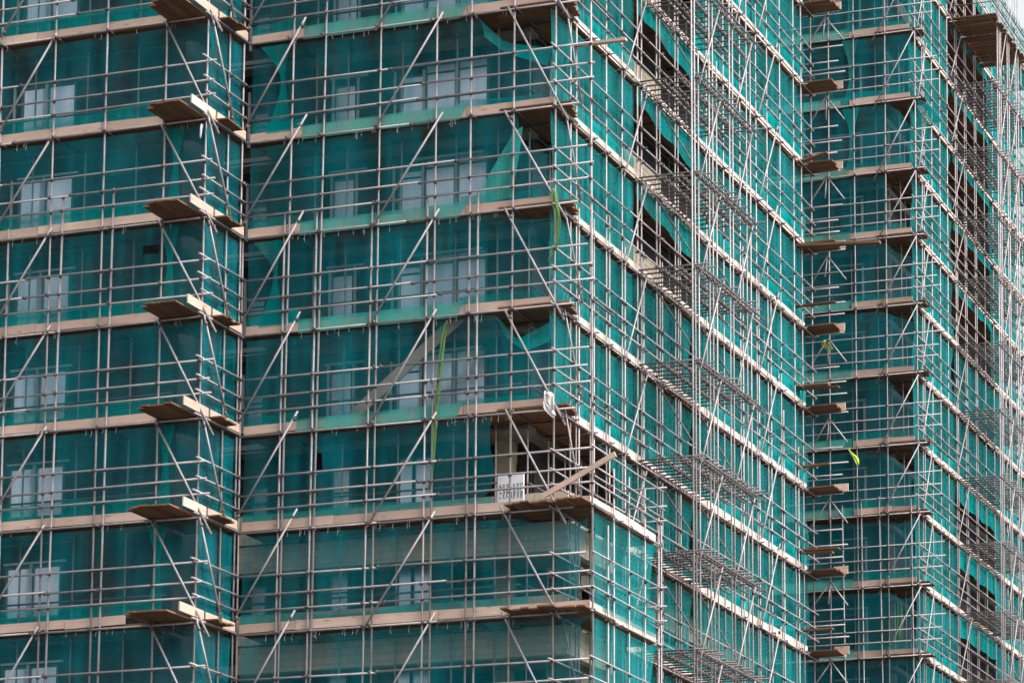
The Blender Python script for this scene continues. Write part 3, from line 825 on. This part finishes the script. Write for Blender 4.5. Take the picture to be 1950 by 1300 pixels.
# ================================================================== far wing: recessed face and farthest face
SA2 = Scaffold('steel tube scaffold on the recessed far face', (-3, D2, 0), .0235)
lA2 = [(1577, 0, 1583, 1300, None), (1624, 0, 1636, 1300, None), (1684, 0, 1694, 1300, None), (1741, 0, 1752, 1300, None), (1604, 960, 1612, 1300, 962), (1640, 950, 1647, 1300, 952), (1674, 940, 1683, 1300, 945), (1735, 945, 1741, 1300, 948)]
uA2 = standards(SA2, FA2, lA2, ZF, ZO + 17.3)
for zz in (-6.3, -7.9): SA2.t('standard', (zz, D2, 0), (zz, D2, ZO + 17.3))
rails(SA2, FA2, uA2, ZF, -8, XW2, 0, .98, ledger_ext=.45)
SB2 = Scaffold('tall steel tube scaffold on the farthest face at the right edge', (XW2, 48, 0), .023)
lB2 = [sv(1757, None, 5), sv(1760.5, None, 5), sv(1775.5, None, 6), sv(1791, None, 6), sv(1805.5, None, 7), sv(1821, None, 8), sv(1824, None, 8), sv(1838.5, None, 8), sv(1841.5, None, 8), sv(1857.5, None, 9), sv(1860.5, None, 9), sv(1876, None, 10), sv(1892, None, 10),
       sv(1915, None, 11), sv(1935, None, 11), sv(1948, None, 11), sv(1965, None, 12)]
uB2 = standards(SB2, FB2, lB2, ZF, ZO + 17.5)
rails(SB2, FB2, uB2, ZF, D2, 58.5, .3, 0)
lH2 = [sv(1903, None, 10), sv(1906.5, None, 10), sv(1909.5, None, 10), sv(1921.5, None, 10), sv(1925, None, 10), sv(1938, None, 10), sv(1942, None, 10)]
uH2 = standards(SB2, FH2, lH2, ZF, ZO + 17.5, .0235)
for i in range(0, 12):
    za, zb = ZF[i], ZF[i + 1]
    SA2.t('brace', (-.48, D2 - .1, za - .08), (-2.06, D2 - .1, zb - .28)); SA2.clamp((-1.72, D2 - .1, zb + .05))
    SB2.t('brace', (XW2 + .12, 38.94, za + .2), (XW2 + .12, 37.4, zb - .05))
    SB2.t('brace', (XW2 + .12, 44.54, za + .2), (XW2 + .12, 42.55, zb + .2))
    SB2.t('brace', (1.05, 45.2, za + .1), (1.05, 43.6, zb - .1)); SB2.t('brace', (1.05, 47.0, za + .1), (1.05, 45.3, zb - .1))
    SB2.t('brace', (.8, 48.2, zb + .1), (XW2, 49.4, za - .1), .023, STEELD)
for k in sorted(ZF):
    for S, F_, us in ((SA2, FA2, uA2), (SB2, FB2, uB2)):
        last = -99
        for uz, zt in sorted(us, key=lambda q: q[0](ZF[k])):
            u = uz(ZF[k]) + .06
            if u - last < .9 or not seen(F_.p(u, ZF[k]), 40): continue
            last = u
            S.t('transom', F_.p(u, ZF[k] + .025, -.12 - random.uniform(0, .1)), F_.p(u, ZF[k] + .025, 1.3), S.r, CLAMP)
for u in (-3.3, -2.3, -1.4): SA2.t('standard', (u, D2 + 1.2, 0), (u, D2 + 1.2, ZO + 17), .021)
for u in (40.5, 42.5, 44.5, 46, 47.5, 49.5, 52): SB2.t('standard', (XW2 - 1.2, u, 0), (XW2 - 1.2, u, ZO + 17), .021)
SA2.finish(); SB2.finish()
for i in sorted(ZF):
    z = ZF[i]
    wa = ORD[i - 2] + ' from the top' if 2 <= i <= 11 else {0: 'highest, above the frame', 1: 'just above the frame', 12: 'below the frame'}[i]
    deck(FA2, z, -8, XW2 - .02, 'weathered timber deck on the recessed far face, ' + wa, toe=[(-8, -3.05 + rj(.3)), (-3.0, XW2 - .05)], group=G_DECK)
    deck(FB2, z, D2 + .1, 58.5, 'long pale-edged deck on the farthest face, ' + ORD[i] + ' from its top', toe=[(D2 + .6, 58.5)], group=G_DECK)
    o = thing('plank_ends', 'brown plank ends poking past the recessed face corner, ' + ORD[i] + ' from its top', 'planks', (-.5, D2 + .5, z), 'plank ends at the recessed corner')
    for j in range(4): MB().bar((-2.0, D2 + .15 + .23 * j, z + .12), (-.25 + rj(.08), D2 + .15 + .23 * j, z + .115), .21, .04).build('plank', PLANK_X, o)
    if i >= 2:
        o = thing('loading_rack', 'rack of close-set tubes jutting from the farthest face at right, ' + ORD[i - 1] + ' down', 'rack', (.2, 45.8, z), 'far tube loading racks')
        y = 43.35
        while y < 49.0:
            MB().tube((XW2 - .25, y, z + .10 + rj(.012)), (1.05 + random.uniform(0, .3), y, z + .11 + rj(.015)), TR).build('transom', STEELD, o); y += random.uniform(.27, .38)
        for x in (-.55, -.05, .45, .98): MB().tube((x, 43.2, z + .025), (x, 49.4, z + .03), TR).build('ledger', STEELD, o)
o = thing('boarded_bay', 'solid dark board platform jutting from the farthest face near the sky', 'platform', (.2, 45.7, ZF[1]))
y = 43.1
while y < 48.6:
    MB().bar((XW2 - .1, y, ZF[1] + .05 + rj(.03)), (1.12 + rj(.06), y, ZF[1] + .05 + rj(.03)), .215, .045).build('plank', PLANK_X, o); y += .25
for x in (-.1, .9): MB().tube((x, 43.0, ZF[1] - .02), (x, 48.8, ZF[1] - .02), TR).build('ledger', STEELD, o)
for zz in (.6, 1.05):
    MB().tube((XW2, 43.1, ZF[1] + zz), (1.2, 43.1, ZF[1] + zz), TR).build('guard_rail', STEELD, o); MB().tube((1.05, 43.0, ZF[1] + zz), (1.05, 48.8, ZF[1] + zz), TR).build('guard_rail', STEELD, o)
# nets of the far wing
SAG = {4: [(1690, 198), (1712, 210), (1728, 232), (1736, 247)], 5: [(1688, 332), (1690, 370), (1690, 400), (1700, 425)], 6: [(1688, 462), (1702, 478), (1720, 486), (1741, 488)], 7: [(1680, 592), (1700, 600), (1720, 607), (1742, 613)],
       8: [(1690, 720), (1702, 738), (1718, 755), (1738, 766)], 9: [(1680, 856), (1702, 872), (1720, 886), (1738, 902)], 10: [(1690, 992), (1705, 997), (1722, 994), (1742, 986)], 11: [(1692, 1127), (1708, 1136), (1724, 1140), (1740, 1132)]}
for i in range(1, 13):
    zt, zb = ZF[i - 1] - .05, ZF[i] + .27
    w_ = ORD[i - 1] + ' lift from its top'
    top = [(-8, zt), (XW2 - .06, zt)]; right = None; bot = [(-8, zb), (XW2 - .1, zb)]; word = ''
    if i in SAG:
        top = [(-8, zt)] + smooth_poly(P2(FA2, SAG[i], .1)); word = {4: 'rounded dark corner gap, ', 5: 'stopping short of the corner, '}.get(i, 'sagging at dark upper corner, ')
        right = smooth_poly([top[-1], (top[-1][0] - .08, (top[-1][1] + zb) / 2), bot[-1]])
    mbs = [('net', sheet(FA2, top, bot, None, right, off=.135, amp=.05, seed=i + 210), NET)]
    mbs.append(('skirt', sheet(FA2, [(-8, ZF[i] + .38), (-3.0, ZF[i] + .38)], [(-8, ZF[i]), (-3.05, ZF[i])], off=.046, amp=.01, seed=i, du=.4), SKIRT))
    mbs.append(('lower_fold', fold_strip(FA2, -3.0, XW2 - .3, ZF[i], .12, .05, .4, .32, i + 220), NETF))
    if i in (2, 3, 4): mbs.append(('gathered_edge', sheet(FA2, [(-3.25, zt), (-2.6, zt)], [(-3.2, zb), (-2.75, zb)], smooth_poly([(-3.25, zt), (-2.98, zt - .9), (-2.97, zb + .7), (-3.2, zb)]), smooth_poly([(-2.6, zt), (-2.86, zt - .9), (-2.88, zb + .7), (-2.75, zb)]), off=.06, amp=.06, seed=i + 3, du=.1), NETF))
    net('recessed far face net, ' + word + w_, mbs, G_NET)
    lf = smooth_poly([(D2 + .1, zt), (D2 + .5 + rj(.3), zt - .6), (D2 + .3, zt - 1.3), (D2 + .15, zb)])
    mbs = [('net', sheet(FB2, [(D2 + .1, zt), (43.35, zt)], [(D2 + .15, zb), (43.35, zb)], lf, smooth_poly([(43.35, zt), (43.0 + rj(.3), zt - 1), (43.4, zb)]), off=.135, amp=.04, seed=i + 230), NETB),
           ('lower_fold', fold_strip(FB2, D2 + 1.4, 43.2, ZF[i], .12, .12, .5, .36, i + 240), NETF)]
    net('teal net on near part of farthest face, ' + w_, mbs, G_NET)
    if i in (7, 8):
        net('teal net closing the far loading bay, ' + w_, [('net', sheet(FB2, [(43.4, zt), (49.3, zt)], [(43.4, zb), (49.3, zb)], off=.135, amp=.04, seed=i + 250), NETB)], G_NET)
    else:
        pts = [(43.4 + 5.9 * j / 6, zt - ((.55 if i > 8 else .12) + .2 * abs(math.sin(j * 1.3 + i)))) for j in range(7)]
        net('short teal valance over the far loading bay, ' + w_, [('net', sheet(FB2, [(43.4, ZF[i - 1] + .02), (49.3, ZF[i - 1] + .02)], smooth_poly(pts), off=.07, amp=.06, seed=i + 260), NETF)], 'net valances over the far bay')
    net('teal net at right edge past far bay, ' + w_, [('net', sheet(FB2, [(49.35, zt), (58.5, zt)], [(49.35, zb), (58.5, zb)], off=.135, amp=.04, seed=i + 270), NETB), ('lower_fold', fold_strip(FB2, 49.4, 58.4, ZF[i], .12, .2, .8, .36, i + 280), NETF)], G_NET)
zt = ZF[0]
net('turquoise net strip along the top guard rails against the sky', [('net', sheet(FB2, [(47, zt + 1.9), (58.5, zt + 1.9)], [(47, zt + .1), (58.5, zt + .1)], off=.08, amp=.05, seed=300), NETF)], G_NET)

# ================================================================== loose things
def rag(name, label, cat, pts, wd, m, group=None, seed=0, off=(0, 0, 0)):
    rows = []
    for i, p in enumerate(pts):
        w2 = wd[i]; row = []
        for j in range(6):
            s = (j / 5 - .5)
            row.append(Vector(p) + Vector((s * w2, -.06 * math.sin(j * 2.1 + i * .9 + seed) - .02, .05 * math.sin(i * 1.7 + j * 1.2 + seed))) + noise.noise_vector(Vector((i * 1.9, j * 1.3, seed))) * min(.07, .25 * w2))
        rows.append(row)
    o = MB().grid(rows).build(name, m)
    sm = o.modifiers.new('smooth', 'SUBSURF'); sm.levels = sm.render_levels = 1
    so_ = o.modifiers.new('thick', 'SOLIDIFY'); so_.thickness = .012
    return tag(o, label, cat, group)
def pA(x, y, off=-.14): return FA1.p(*FA1.px(x, y, off), off)
rag('mesh_scrap', 'lime green mesh scrap tied round the corner post below the third deck', 'mesh', [pA(1056, 362), pA(1055, 385), pA(1061, 400), pA(1064, 422), pA(1061, 445), pA(1060, 473)], [.10, .17, .12, .2, .15, .10], LIME, 'lime mesh scraps')
rag('mesh_scrap', 'small pointed lime mesh end dangling beside the middle corner post', 'mesh', [pA(1053, 478), pA(1050, 487), pA(1044, 496)], [.05, .10, .02], LIME, 'lime mesh scraps', 2)
rag('mesh_scrap', 'long thin lime green mesh strip hanging down the broad middle face', 'mesh', [pA(851, 612, .03), pA(845, 640, .03), pA(840, 680, .03), pA(836, 720, .03), pA(832, 780, .03), pA(829, 830, .03), pA(826, 880, .03), pA(818, 935, .03)], [.10, .15, .09, .08, .06, .07, .08, .14], LIME, 'lime mesh scraps', 4)
rag('rag', 'white torn rag knotted round the middle corner post above the big opening', 'rag', [pA(1041, 747), pA(1047, 752), pA(1045, 764), pA(1052, 775), pA(1050, 790)], [.08, .24, .26, .16, .05], RAG, None, 1)
rag('rag', 'wisps of white rag fluttering below the knot on the corner post', 'rag', [pA(1036, 766), pA(1040, 772), pA(1046, 784), pA(1056, 793)], [.03, .14, .26, .06], RAG, None, 5)
rag('hi_vis_cloth', 'yellow green hi-vis cloth tucked under a far end platform', 'cloth', [Vector((.35, 22.3, ZM[2] - .12)), Vector((.42, 22.3, ZM[2] - .25)), Vector((.55, 22.3, ZM[2] - .42))], [.2, .34, .2], HIVIS, None, 3)
def pA2(x, y): return FA2.p(*FA2.px(x, y, -.05), -.05)
rag('hi_vis_cloth', 'yellow green hi-vis cloth slumped on the dark far net', 'cloth', [pA2(1618, 856), pA2(1622, 866), pA2(1633, 874), pA2(1634, 886)], [.06, .12, .2, .06], HIVIS, None, 6)
rag('mesh_scrap', 'lime green mesh hanging inside the recessed far face near its corner', 'mesh', [FA2.p(-1.45, ZF[11] + 2.2, .5), FA2.p(-1.4, ZF[11] + 1.6, .5), FA2.p(-1.45, ZF[11] + 1.0, .5), FA2.p(-1.5, ZF[11] + .6, .5)], [.14, .2, .3, .2], LIME, 'lime mesh scraps', 7)
rag('tape', 'pale strip of tape dangling below a jutting platform at left', 'tape', [FA0.p(*FA0.px(386, 238, -.1), -.1), FA0.p(*FA0.px(383, 252, -.1), -.1), FA0.p(*FA0.px(382, 262, -.1), -.1)], [.05, .06, .06], WHITE, None, 8)
rag('net_flag', 'bright turquoise net flap billowing from the recessed face corner', 'net', [Vector((XW2 + .2, D2 + .2, ZF[4] + 2.65)), Vector((XW2 + .5, D2 + .5, ZF[4] + 2.35)), Vector((XW2 + .5, D2 + .8, ZF[4] + 1.95)), Vector((XW2 + .2, D2 + .6, ZF[4] + 1.75))], [.3, .9, 1.0, .5], NETF, None, 9)
# printed white panel standing in the big opening
o = thing('printed_panel', 'white printed sheet panel standing upright in the big corner opening', 'panel', (-1.35, .62, ZM[6] + .1))
a, b = U(948, 905, 1, .6), U(997, 902, 1, .6)
x0, x1, z1 = a.x, b.x, (a.z + b.z) / 2
MB().box((x0, .6, ZM[6] + .1), (x1, .66, z1)).build('board', WHITE, o)
mb = MB()
for row in (0, 1):
    zc = z1 - .23 - row * .56
    for j in range(7):
        xx = x0 + .05 + j * (x1 - x0 - .1) / 6.3
        for c in range(2):
            zz = zc
            while zz > zc - (.34 if row == 0 else .3):
                h = random.uniform(.02, .055)
                if random.random() < (.85 if c == 0 else .5):
                    mb.box((xx + c * .035, .594, zz - h), (xx + c * .035 + random.uniform(.012, .024 if j % 2 else .034), .5995, zz))
                zz -= h + .014
mb.build('printed_text', INK, o)
# loose planks
def plank(label, p0, p1, m, wd=.2, ht=.05, g=None): return tag(MB().bar(p0, p1, wd, ht).build('loose_plank', m), label, 'plank', g)
plank('pale timber pole leaning up across the big corner opening', U(1034, 944, 1, -.12), U(1172, 864, 1, -.16) , TOE_X, .06, .13)
plank('long bleached plank slanting down behind the broad middle net', U(876, 603, 1, .5), U(672, 792, 1, .5), TOE_X, .06, .3)
plank('short plank end jutting right near the top of the middle corner', (-.2, 1.45, ZM[1] - .9 + .35), (1.35, 1.5, ZM[1] - .55), TOE_X, .16, .07)
plank('long thin plank lying out past a far end platform beside the recess', U(1517, 468, 1, 21.0), U(1676, 461, 1, 21.0), PLANK_X, .22, .08)
plank('weathered plank tilted up above a far end platform', U(1518, 310, 1, 21.0), U(1576, 291, 1, 21.0), PLANK_X, .22, .05)
plank('pale board leaning inside the top of the recessed far face', U(1712, 8, 1, D2 + .5), U(1732, 46, 1, D2 + .5), TOE_X, .05, .24)

for o in COL.objects:
    if 'label' in o and len(o['label'].replace('-', ' ').split()) > 16: print('LONG', o['label'])
